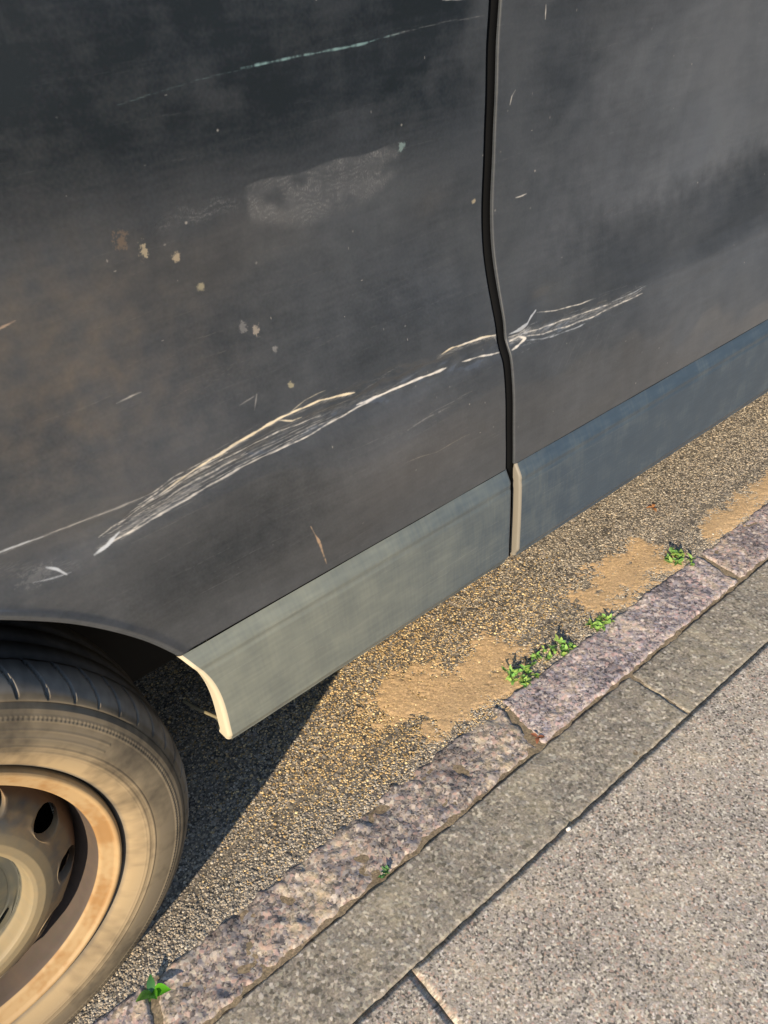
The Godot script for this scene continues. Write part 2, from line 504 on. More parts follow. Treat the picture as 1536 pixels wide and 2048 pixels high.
func sand_drift(label: String, spots: Array, rad: float, high: float) -> void:
	var a := Acc.new()
	var x0 := 9.0; var x1 := -9.0; var z0 := 9.0
	for s in spots:
		x0 = minf(x0, s.x - rad * 1.5); x1 = maxf(x1, s.x + rad * 1.5); z0 = minf(z0, s.y - rad * 1.5)
	var z1 := 0.016
	var st := 0.003
	var nx := int((x1 - x0) / st); var nz := int((z1 - z0) / st)
	var pts := []
	for r in nz + 1:
		var row := []
		for k in nx + 1:
			var x := x0 + k * st; var z := z0 + r * st
			var w := 0.0
			for s in spots: w = maxf(w, 1.0 - Vector2(x, z).distance_to(s) / (rad * 1.4))
			var h := minf(0.0013, high * (w * 1.1 - 0.50 + 0.45 * fn_hi.get_noise_2d(x * 0.45, z * 0.45) + 0.35 * fn_hi.get_noise_2d(x * 1.7, z * 1.7)) + 0.0010 * fn_mid.get_noise_2d(x * 3.5, z * 3.5)) + 0.00035 * fn_mid.get_noise_2d(x * 4.0 + 5.0, z * 4.0)
			row.append(Vector3(x, road_y(z) + maxf(h, -0.004), z))
		pts.append(row)
	a.grid(pts, [], [], false, true)
	var o := node("sand_drift", a.mesh(), m_sand)
	o.set_meta("kind", "stuff")
	tag(o, label, "sand")

# ---------------------------------------------------------------- car paint
var paint_im: Image

func px_of(p: Vector2) -> Vector2:
	var u := body_uv(p.x, p.y)
	return Vector2(u.x * paint_im.get_width(), u.y * paint_im.get_height())

func dab(x: int, y: int, c: Color, a: float) -> void:
	if x < 0 or y < 0 or x >= paint_im.get_width() or y >= paint_im.get_height() or a <= 0.0: return
	paint_im.set_pixel(x, y, paint_im.get_pixel(x, y).lerp(c, minf(a, 1.0)))

# a scratch: pts in metres on the panel, width in millimetres
func scratch(pts: Array, width: float, col: Color, alpha: float, broken := 0.3, wob := 0.6) -> void:
	var seed_y := rng.randf() * 100.0
	var total := 0.0
	for k in pts.size() - 1: total += px_of(pts[k]).distance_to(px_of(pts[k + 1]))
	var done := 0.0
	for k in pts.size() - 1:
		var p := px_of(pts[k]); var q := px_of(pts[k + 1])
		var d := p.distance_to(q)
		var n := int(d / 0.6) + 1
		var side := (q - p).normalized().orthogonal()
		for s in n:
			var t := float(s) / n
			var g := (done + d * t)
			var o := p.lerp(q, t) + side * wob * 1.6 * fn_lo.get_noise_2d(g * 0.004, seed_y)
			var env := minf(1.0, minf(g, total - g) / 14.0)
			var br := clampf(1.0 + broken * 2.2 * fn_hi.get_noise_2d(g * 0.0035, seed_y), 0.0, 1.2)
			var r := width * 0.66 * (1.45 if width > 1.0 else 1.0) * (0.65 + 0.5 * fn_lo.get_noise_2d(g * 0.007 + 50.0, seed_y)) * (0.4 + 0.6 * env)
			var ri := int(r + 1.5)
			for yy in range(int(o.y) - ri, int(o.y) + ri + 1):
				for xx in range(int(o.x) - ri, int(o.x) + ri + 1):
					var e := clampf(r + 0.5 - Vector2(xx + 0.5, yy + 0.5).distance_to(o), 0.0, 1.0)
					if e > 0.0: dab(xx, yy, col, e * alpha * br * 0.5)
		done += d

# a soft rubbed band of fine dust and bruised lacquer
func rub(pts: Array, width: float, col: Color, alpha: float) -> void:
	var seed_y := rng.randf() * 100.0
	for k in pts.size() - 1:
		var p := px_of(pts[k]); var q := px_of(pts[k + 1])
		var n := int(p.distance_to(q) / 2.0) + 1
		for s in n:
			var o := p.lerp(q, float(s) / n)
			var r := width * 0.66
			for yy in range(int(o.y - r), int(o.y + r) + 1):
				for xx in range(int(o.x - r), int(o.x + r) + 1):
					var e := 1.0 - Vector2(xx, yy).distance_to(o) / r
					if e > 0.0:
						var line := 0.5 + 1.1 * fn_hi.get_noise_2d(xx * 0.0016 + yy * 0.0006, yy * 0.020 - xx * 0.002 + seed_y)
						dab(xx, yy, col, e * alpha * 4.0 / r * clampf(line, 0.0, 1.2))

func splat(p: Vector2, rx: float, ry: float, col: Color, alpha: float, rough_edge := 0.5) -> void:
	var o := px_of(p)
	var k := paint_im.get_width() / TEX_W
	var ax := int(rx * k * 1.6) + 1; var ay := int(ry * k * 1.6) + 1
	for y in range(-ay, ay + 1):
		for x in range(-ax, ax + 1):
			var d := Vector2(x / (rx * k), y / (ry * k)).length()
			var nn := fn_hi.get_noise_2d((o.x + x) * 0.004, (o.y + y) * 0.004) * 0.7 + fn_hi.get_noise_2d((o.x + x) * 0.012, (o.y + y) * 0.012) * 0.5
			dab(int(o.x) + x, int(o.y) + y, col, smoothstep(1.15, 0.55, d + rough_edge * nn) * alpha)

func make_paint() -> StandardMaterial3D:
	var w := 1024; var h := 528
	var lo := noise_bytes(FastNoiseLite.TYPE_SIMPLEX_SMOOTH, 0.006, 101, w, h, 4)
	var mid := noise_bytes(FastNoiseLite.TYPE_SIMPLEX_SMOOTH, 0.05, 102, w, h, 4)
	var fine := noise_bytes(FastNoiseLite.TYPE_SIMPLEX, 0.35, 103, w, h, 2)
	# wiping marks: noise stretched along the car
	var si := Image.create_from_data(128, h, false, Image.FORMAT_L8, noise_bytes(FastNoiseLite.TYPE_SIMPLEX, 0.16, 104, 128, h, 3))
	si.resize(w, h, Image.INTERPOLATE_CUBIC)
	var st := si.get_data()
	var vi := Image.create_from_data(w, 64, false, Image.FORMAT_L8, noise_bytes(FastNoiseLite.TYPE_SIMPLEX, 0.12, 105, w, 64, 3))
	vi.resize(w, h, Image.INTERPOLATE_CUBIC)
	var ve := vi.get_data()
	var px := PackedByteArray(); px.resize(w * h * 3)
	var gam := PackedByteArray(); gam.resize(1025)
	for k in 1025: gam[k] = int(clampf(Color(k / 1024.0, 0, 0).linear_to_srgb().r * 255.0, 0, 255))
	var k := 0
	for j in h:
		var y := TEX_Y + TEX_H * (1.0 - (j + 0.5) / h)
		for i in w:
			var x := TEX_X + TEX_W * (i + 0.5) / w
			var l := lo[k] / 255.0; var m := mid[k] / 255.0; var f := fine[k] / 255.0; var s := st[k] / 255.0
			# dirt, more low down and behind the wheel; panel reflections are painted in too
			var dust_and_reflection := 0.54 + 0.42 * (l - 0.5) + 0.16 * (m - 0.5) + 0.11 * (s - 0.5) + 0.12 * (f - 0.5) + 0.05 * (ve[k] / 255.0 - 0.5)
			dust_and_reflection -= 0.20 * smoothstep(0.90, 0.95, y) * smoothstep(0.55, 0.40, x)
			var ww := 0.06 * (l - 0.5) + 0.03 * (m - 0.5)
			dust_and_reflection -= 0.40 * smoothstep(0.81, 0.88, y + ww + 0.06 * (x - 0.45)) * smoothstep(0.80, 0.66, x + ww)
			dust_and_reflection -= 0.14 * smoothstep(0.90, 0.94, y + ww) * smoothstep(0.76, 0.80, x)
			dust_and_reflection += 0.55 * smoothstep(0.80, 1.15, x + ww) * smoothstep(0.685, 0.73, y + ww * 0.5)  # pale reflection on the right door, painted into the colour
			dust_and_reflection -= 0.08 * smoothstep(0.79, 0.83, x + ww) * smoothstep(0.605, 0.615, y) * smoothstep(0.70, 0.67, y + ww * 0.5)  # darker reflected band above the crease, painted in
			dust_and_reflection += 0.26 * smoothstep(0.85, 1.15, x) * smoothstep(0.608, 0.598, y)
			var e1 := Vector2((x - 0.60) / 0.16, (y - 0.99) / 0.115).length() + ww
			dust_and_reflection -= 0.12 * smoothstep(1.03, 0.93, e1)  # curved dark reflection painted at the top of the panel
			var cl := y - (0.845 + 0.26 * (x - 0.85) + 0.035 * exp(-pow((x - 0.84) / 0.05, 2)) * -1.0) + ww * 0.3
			dust_and_reflection -= 0.16 * smoothstep(-0.008, 0.004, cl) * smoothstep(0.80, 0.86, x)  # painted edge of the dark reflection across the door
			dust_and_reflection += 0.16 * exp(-pow((x - 0.62) / 0.10, 2) - pow((y - 0.57) / 0.04, 2)) - 0.24 * exp(-pow((x - 0.38) / 0.10, 2) - pow((y - 0.54) / 0.05, 2))
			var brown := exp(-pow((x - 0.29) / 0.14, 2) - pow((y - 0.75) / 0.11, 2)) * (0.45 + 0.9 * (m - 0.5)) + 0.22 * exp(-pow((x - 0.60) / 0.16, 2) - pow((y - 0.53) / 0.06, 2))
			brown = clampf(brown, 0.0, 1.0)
			dust_and_reflection = clampf(dust_and_reflection + 0.20 * brown, 0.02, 1.2)
			var r := 0.0060 + dust_and_reflection * lerpf(0.070, 0.090, brown)
			var g := 0.0095 + dust_and_reflection * lerpf(0.073, 0.073, brown)
			var b := 0.0125 + dust_and_reflection * lerpf(0.078, 0.055, brown)
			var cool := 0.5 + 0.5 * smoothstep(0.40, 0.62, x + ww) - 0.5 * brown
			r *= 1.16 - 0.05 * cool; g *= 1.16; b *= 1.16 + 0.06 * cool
			px[k * 3] = gam[int(r * 1024)]; px[k * 3 + 1] = gam[int(g * 1024)]; px[k * 3 + 2] = gam[int(b * 1024)]
			k += 1
	paint_im = Image.create_from_data(w, h, false, Image.FORMAT_RGB8, px)
	paint_im.resize(w * 2, h * 2, Image.INTERPOLATE_CUBIC)
	draw_marks()
	var m := StandardMaterial3D.new()
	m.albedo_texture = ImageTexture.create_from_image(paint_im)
	m.texture_repeat = false
	m.roughness = 0.5
	m.metallic = 0.0
	m.metallic_specular = 0.5
	m.clearcoat_enabled = true; m.clearcoat = 0.7; m.clearcoat_roughness = 0.10
	return m

func V(x: float, y: float) -> Vector2: return Vector2(x, y)

func draw_marks() -> void:
	var white := lin(0.62, 0.60, 0.55); var cream := lin(0.72, 0.64, 0.47); var grey := lin(0.26, 0.26, 0.255); var cold := lin(0.42, 0.46, 0.50)
	var haze := lin(0.27, 0.27, 0.26)
	rub([V(0.29, 0.604), V(0.36, 0.615), V(0.42, 0.622), V(0.48, 0.626), V(0.56, 0.622), V(0.62, 0.617)], 15.0, haze, 0.16)
	rub([V(0.345, 0.621), V(0.396, 0.630), V(0.439, 0.635), V(0.473, 0.638), V(0.519, 0.638), V(0.562, 0.631)], 7.0, haze, 0.50)
	rub([V(0.278, 0.599), V(0.30, 0.604), V(0.33, 0.608), V(0.38, 0.613)], 8.0, haze, 0.35)
	rub([V(0.67, 0.630), V(0.708, 0.630), V(0.758, 0.624)], 7.0, haze, 0.50)
	rub([V(0.776, 0.612), V(0.80, 0.612), V(0.84, 0.606), V(0.93, 0.600), V(1.0, 0.600)], 14.0, haze, 0.42)
	rub([V(0.776, 0.612), V(0.79, 0.612), V(0.812, 0.614)], 11.0, lin(0.40, 0.42, 0.44), 0.8)
	rub([V(0.18, 0.634), V(0.25, 0.629), V(0.33, 0.626)], 5.0, haze, 0.25)
	rub([V(0.19, 0.63), V(0.23, 0.605), V(0.26, 0.595)], 22.0, haze, 0.16)
	rub([V(0.58, 0.577), V(0.66, 0.575), V(0.70, 0.58)], 14.0, haze, 0.10)
	rub([V(0.30, 0.675), V(0.38, 0.69), V(0.46, 0.70)], 34.0, haze, 0.10)
	rub([V(0.30, 0.56), V(0.40, 0.50), V(0.48, 0.47)], 40.0, haze, 0.06)
	# the long scrape: brightest line on top, a bundle of finer ones beneath
	scratch([V(0.345, 0.622), V(0.396, 0.631), V(0.439, 0.636), V(0.473, 0.6385), V(0.519, 0.6385), V(0.562, 0.631)], 1.9, cream, 1.0, 0.25)
	scratch([V(0.400, 0.631), V(0.439, 0.6355), V(0.473, 0.6385), V(0.50, 0.639)], 2.6, cream, 0.9, 0.3)
	scratch([V(0.470, 0.638), V(0.487, 0.631), V(0.498, 0.630)], 1.5, cream, 0.8)
	scratch([V(0.487, 0.640), V(0.505, 0.6455), V(0.53, 0.646)], 1.1, cream, 0.6)
	scratch([V(0.286, 0.600), V(0.353, 0.606), V(0.420, 0.611), V(0.487, 0.611), V(0.574, 0.617), V(0.614, 0.6165), V(0.679, 0.6145)], 1.5, white, 0.85, 0.3)
	scratch([V(0.560, 0.618), V(0.60, 0.6175), V(0.64, 0.6165), V(0.681, 0.6145)], 2.0, white, 0.9, 0.25)
	for k in 7:
		var t := k / 6.0
		scratch([V(0.285 + rng.randf() * 0.02, 0.5995 + 0.014 * t), V(0.33, 0.604 + 0.018 * t), V(0.39, 0.609 + 0.019 * t), V(0.46 + rng.randf() * 0.05, 0.612 + 0.017 * t), V(0.50 + rng.randf() * 0.08, 0.614 + 0.012 * t)], rng.randf_range(0.6, 1.15), white if k % 2 else grey, rng.randf_range(0.5, 0.8), 0.5)
	for k in 5:
		scratch([V(0.31 + rng.randf() * 0.03, 0.612 + 0.003 * k), V(0.36, 0.617 + 0.0035 * k), V(0.40 + rng.randf() * 0.05, 0.621 + 0.003 * k)], rng.randf_range(0.7, 1.3), white, rng.randf_range(0.35, 0.75), 0.6)
	scratch([V(0.274, 0.596), V(0.286, 0.599), V(0.301, 0.606)], 3.0, cold, 0.75, 0.5)
	scratch([V(0.283, 0.608), V(0.296, 0.612), V(0.309, 0.613)], 1.6, white, 0.7, 0.5)
	scratch([V(0.18, 0.635), V(0.211, 0.633), V(0.241, 0.629), V(0.274, 0.628), V(0.327, 0.626), V(0.345, 0.626)], 1.3, grey, 0.9, 0.3)
	scratch([V(0.18, 0.634), V(0.22, 0.632), V(0.245, 0.629)], 1.8, cold, 0.55, 0.4)
	for k in 34:
		var x := rng.randf_range(0.29, 0.60); var y := 0.604 + 0.10 * (x - 0.29) * (1.0 if x < 0.5 else 0.4) + rng.randf_range(-0.010, 0.022)
		scratch([V(x, y), V(x + rng.randf_range(0.02, 0.07), y + rng.randf_range(0.0, 0.008))], rng.randf_range(0.4, 0.9), haze.lerp(white, rng.randf() * 0.5), rng.randf_range(0.2, 0.6), 1.0)
	for k in 16:
		var x := rng.randf_range(0.778, 0.95); var y := rng.randf_range(0.594, 0.622)
		scratch([V(x, y), V(x + rng.randf_range(0.02, 0.06), y + rng.randf_range(-0.004, 0.002))], rng.randf_range(0.4, 0.9), haze.lerp(cold, rng.randf()), rng.randf_range(0.3, 0.7), 1.0)
	# by the door gap
	scratch([V(0.676, 0.631), V(0.69, 0.6325), V(0.708, 0.631), V(0.735, 0.629), V(0.760, 0.625)], 2.0, cream, 1.0, 0.15)
	scratch([V(0.70, 0.632), V(0.735, 0.629), V(0.760, 0.6235)], 1.6, white, 0.8, 0.2)
	scratch([V(0.701, 0.614), V(0.73, 0.610), V(0.758, 0.605)], 1.6, white, 0.9, 0.3)
	scratch([V(0.752, 0.626), V(0.757, 0.615), V(0.759, 0.604)], 1.4, white, 0.6, 0.5)
	# on the door
	scratch([V(0.776, 0.619), V(0.795, 0.619), V(0.808, 0.6205), V(0.816, 0.626), V(0.827, 0.630)], 3.6, cold, 1.0, 0.4)
	scratch([V(0.775, 0.611), V(0.79, 0.612), V(0.80, 0.607), V(0.786, 0.603), V(0.774, 0.602)], 2.4, white, 0.9, 0.4)
	scratch([V(0.774, 0.6165), V(0.79, 0.6145), V(0.803, 0.6155)], 1.6, white, 0.8, 0.5)
	scratch([V(0.827, 0.627), V(0.86, 0.620), V(0.90, 0.6165), V(0.923, 0.6165)], 1.2, white, 0.85, 0.3)
	scratch([V(0.80, 0.613), V(0.83, 0.608), V(0.87, 0.606), V(0.91, 0.604), V(0.95, 0.601)], 1.2, white, 0.85, 0.4)
	scratch([V(0.80, 0.609), V(0.83, 0.602), V(0.87, 0.598), V(0.91, 0.596), V(0.96, 0.597), V(1.01, 0.596)], 1.2, white, 0.8, 0.45)
	scratch([V(0.80, 0.604), V(0.84, 0.595), V(0.88, 0.592), V(0.90, 0.593)], 1.5, cold, 0.6, 0.5)
	scratch([V(0.95, 0.603), V(0.985, 0.603), V(1.017, 0.604)], 1.1, cold, 0.75, 0.4)
	scratch([V(0.95, 0.597), V(0.98, 0.598), V(1.018, 0.603)], 0.9, white, 0.6, 0.4)
	scratch([V(0.965, 0.6055), V(0.99, 0.607), V(1.012, 0.606)], 0.9, white, 0.5, 0.5)
	for k in 9:
		var x := 0.83 + 0.012 * k
		scratch([V(x + 0.03, 0.596 - 0.002 * k), V(x + 0.005, 0.572 - 0.003 * k), V(x - 0.01, 0.552 - 0.003 * k)], 0.7, grey, 0.35, 0.7)
	# a pale blue scuff high up, with its faint run-out
	var teal := lin(0.20, 0.33, 0.34)
	scratch([V(0.50, 0.9225), V(0.547, 0.9228), V(0.617, 0.923), V(0.66, 0.926)], 1.5, teal, 0.75, 0.8, 0.3)
	scratch([V(0.40, 0.915), V(0.465, 0.921), V(0.56, 0.923)], 0.7, teal, 0.4, 0.8)
	scratch([V(0.64, 0.9245), V(0.70, 0.9275), V(0.752, 0.926)], 0.8, grey, 0.7, 0.6)
	# single strokes
	scratch([V(0.600, 0.538), V(0.622, 0.535), V(0.646, 0.529), V(0.697, 0.530)], 1.0, lin(0.3, 0.26, 0.21), 0.8, 0.5)
	scratch([V(0.632, 0.578), V(0.675, 0.579), V(0.713, 0.581)], 0.9, grey, 0.5, 0.9)
	scratch([V(0.600, 0.572), V(0.64, 0.576), V(0.67, 0.575)], 1.3, grey, 0.35, 0.9)
	scratch([V(0.337, 0.708), V(0.349, 0.709), V(0.360, 0.709)], 1.3, lin(0.4, 0.39, 0.36), 0.85, 0.3)
	scratch([V(0.262, 0.793), V(0.278, 0.795), V(0.288, 0.796)], 1.8, lin(0.36, 0.27, 0.2), 0.7, 0.4)
	scratch([V(0.829, 0.926), V(0.830, 0.914)], 1.9, white, 0.9, 0.2, 0.2)
	scratch([V(0.789, 0.849), V(0.791, 0.856), V(0.796, 0.861)], 1.8, white, 0.6, 0.4)
	scratch([V(0.802, 0.759), V(0.818, 0.7595)], 1.5, white, 0.85, 0.3)
	scratch([V(0.700, 0.944), V(0.727, 0.941)], 3.0, white, 0.8, 0.4)
	scratch([V(0.222, 0.598), V(0.236, 0.594), V(0.252, 0.592)], 1.5, cold, 0.6, 0.5)
	scratch([V(0.236, 0.604), V(0.243, 0.599), V(0.249, 0.592)], 3.2, cold, 0.7, 0.8, 1.5)
	splat(V(0.226, 0.601), 0.012, 0.006, grey, 0.22, 1.6)
	scratch([V(0.476, 0.519), V(0.481, 0.50), V(0.484, 0.480), V(0.487, 0.462)], 2.6, lin(0.34, 0.24, 0.16), 0.8, 0.6)
	scratch([V(0.44, 0.665), V(0.46, 0.668), V(0.452, 0.655)], 1.2, grey, 0.6, 0.6)
	for k in 14:
		var x := rng.randf_range(0.29, 0.52); var y := rng.randf_range(0.66, 0.80)
		scratch([V(x, y), V(x + rng.randf_range(0.02, 0.06), y + rng.randf_range(-0.002, 0.004))], rng.randf_range(0.4, 0.8), lin(0.2, 0.18, 0.15), rng.randf_range(0.25, 0.6), 0.8)
	for k in 26:
		var x := rng.randf_range(0.30, 0.75); var y := rng.randf_range(0.46, 0.60)
		scratch([V(x, y), V(x + rng.randf_range(0.02, 0.09), y + rng.randf_range(-0.002, 0.003))], rng.randf_range(0.35, 0.8), grey, rng.randf_range(0.15, 0.45), 0.9)
	for k in 260:
		var x := rng.randf_range(0.22, 1.4); var y := rng.randf_range(0.46, 0.97)
		var x2 := x + rng.randf_range(0.02, 0.14); var y2 := y + rng.randf_range(-0.004, 0.006)
		scratch([V(x, y), V((x + x2) / 2, (y + y2) / 2 + rng.randf_range(-0.002, 0.002)), V(x2, y2)], rng.randf_range(0.25, 0.6), grey, rng.randf_range(0.06, 0.30), 0.9)
	# dried droplets and mud
	var mud := lin(0.37, 0.32, 0.22)
	splat(V(0.378, 0.829), 0.005, 0.007, lin(0.17, 0.12, 0.08), 0.6, 1.3)
	splat(V(0.393, 0.817), 0.0036, 0.0065, mud, 0.85, 1.2)
	splat(V(0.418, 0.804), 0.0040, 0.0042, lin(0.33, 0.28, 0.20), 0.9, 0.8)
	splat(V(0.435, 0.774), 0.0038, 0.0040, lin(0.28, 0.26, 0.18), 0.9, 0.6)
	splat(V(0.476, 0.722), 0.0042, 0.0050, lin(0.34, 0.30, 0.25), 0.7, 1.5)
	splat(V(0.466, 0.728), 0.0036, 0.0050, grey, 0.5, 1.5)
	splat(V(0.495, 0.664), 0.0030, 0.0034, lin(0.27, 0.25, 0.17), 0.85, 0.8)
	splat(V(0.490, 0.700), 0.0030, 0.003, grey, 0.6, 0.8)
	splat(V(0.745, 0.768), 0.003, 0.0026, mud, 0.8, 0.5)
	splat(V(0.652, 0.839), 0.004, 0.004, lin(0.2, 0.3, 0.3), 0.7, 0.9)
	for k in 90:
		splat(V(rng.randf_range(0.28, 1.35), rng.randf_range(0.47, 0.97)), rng.randf_range(0.0006, 0.0014), rng.randf_range(0.0006, 0.0014), lin(0.36, 0.34, 0.31), rng.randf_range(0.25, 0.8), 0.3)
	# a wiped patch that dried in ripples
	var k1 := paint_im.get_width() / TEX_W
	for yy in int(0.075 * k1):
		for xx in int(0.30 * k1):
			var x := 0.395 + xx / k1; var y := 0.86 - yy / k1
			var u := (x - 0.485) / 0.17
			var top := 0.842 + 0.0015 * sin(x * 90.0)
			var body := smoothstep(0.0, 0.04, u) * smoothstep(1.02, 0.9, u)
			var depth := 0.012 + 0.036 * sqrt(maxf(0.0, sin(PI * clampf(u * 0.9 + 0.08, 0, 1))))
			var v := (top - y) / depth
			var inside := smoothstep(-0.02, 0.03, v) * smoothstep(1.1, 0.7, v) * body
			var wx := x + 0.006 * fn_hi.get_noise_2d(x * 0.9, y * 0.9); var wy := y + 0.013 * fn_hi.get_noise_2d(x * 0.9 + 9.0, y * 1.2)
			var rip := clampf(0.45 + 0.9 * fn_mid.get_noise_2d(wx * 9.0 + wy * 4.0, wy * 16.0 - wx * 5.0) + 0.35 * sin(lerpf(wx * 700.0, wy * 1100.0, smoothstep(0.95, 0.7, u))), 0.0, 1.2)
			var tail := smoothstep(-0.55, -0.3, u) * smoothstep(0.02, -0.1, u) * smoothstep(0.010, 0.0, absf(y - 0.832 - 0.006 * fn_hi.get_noise_2d(x, 3.0)))
			var q := px_of(V(x, y))
			dab(int(q.x), int(q.y), lin(0.22, 0.225, 0.23), inside * smoothstep(-0.55, 0.10, fn_hi.get_noise_2d(x * 0.5 + 4.0, y * 0.7) + 0.25) * (0.24 + 0.30 * rip * rip * (0.7 + 0.9 * fn_hi.get_noise_2d(x * 2.0, y * 2.0))) + tail * 0.35 * rip * rip)

func make_sill_paint() -> StandardMaterial3D:
	var w := 1024; var h := 128
	var mid := noise_bytes(FastNoiseLite.TYPE_SIMPLEX_SMOOTH, 0.02, 201, w, h, 4)
	var si := Image.create_from_data(96, h, false, Image.FORMAT_L8, noise_bytes(FastNoiseLite.TYPE_SIMPLEX, 0.2, 202, 96, h, 3))
	si.resize(w, h, Image.INTERPOLATE_CUBIC)
	var st := si.get_data()
	var vi := Image.create_from_data(w, 16, false, Image.FORMAT_L8, noise_bytes(FastNoiseLite.TYPE_SIMPLEX, 0.2, 203, w, 16, 2))
	vi.resize(w, h, Image.INTERPOLATE_CUBIC)
	var ve := vi.get_data()
	var im := Image.create(w, h, false, Image.FORMAT_RGB8)
	for j in h:
		var y := 0.28 + 0.2 * (1.0 - (j + 0.5) / h)
		for i in w:
			var x := 0.25 + 1.2 * (i + 0.5) / w
			var k := j * w + i
			var m := mid[k] / 255.0 - 0.5; var s := st[k] / 255.0 - 0.5
			var dust := clampf(smoothstep(0.95, 0.34, x) * 0.8 + 0.2 * m + 0.07 * s + 0.12 * (ve[k] / 255.0 - 0.5), 0.0, 1.0)
			var c := Color(0.044, 0.071, 0.103).lerp(Color(0.200, 0.222, 0.190), dust)
			var g := 1.0 + 0.12 * s + 0.15 * m
			im.set_pixel(i, j, Color(c.r * g, c.g * g, c.b * g).linear_to_srgb())
	var hold := paint_im
	paint_im = im
	paint_im.resize(2048, 256, Image.INTERPOLATE_CUBIC)
	# scuffs along the sill
	for n in 46:
		var p := Vector2(rng.randf() * 1200.0, rng.randf_range(60, 235))
		var q := p + Vector2(rng.randf_range(20, 150), rng.randf_range(-3, 3))
		var al := rng.randf_range(0.08, 0.35)
		for s in int(p.distance_to(q)):
			var o := p.lerp(q, s / p.distance_to(q))
			dab(int(o.x), int(o.y), lin(0.34, 0.35, 0.33), al * (0.6 + fn_hi.get_noise_1d(s * 0.01 + n)))
	var m := StandardMaterial3D.new()
	m.albedo_texture = ImageTexture.create_from_image(paint_im)
	m.texture_repeat = false
	m.roughness = 0.45; m.metallic_specular = 0.5
	m.clearcoat_enabled = true; m.clearcoat = 0.25; m.clearcoat_roughness = 0.3
	paint_im = hold
	return m

func sill_uv(x: float, y: float) -> Vector2:
	return Vector2((x - 0.25) / 1.2, 1.0 - (y - 0.28) / 0.2)

const SILL_TOP := 0.4515
const SILL_LOW := 0.304

func sill_z(x: float, y: float) -> float:
	var f := clampf((y - 0.22) * 1000.0, 0.0, 899.0)
	var p := prof_lut[int(f)]
	var z := 0.012 + (p - 0.012) * 0.85 + 0.0005 * fn_lo.get_noise_2d(x * 1.5, y)
	z += 0.0090 * smoothstep(SILL_TOP + 0.004, SILL_TOP - 0.021, y)           # sloping shoulder
	z -= 0.0010 * smoothstep(0.006, 0.0, absf(y - (SILL_TOP - 0.024)))  # fine groove under it
	z -= 0.0060 * smoothstep(SILL_LOW + 0.012, SILL_LOW, y)
	return z

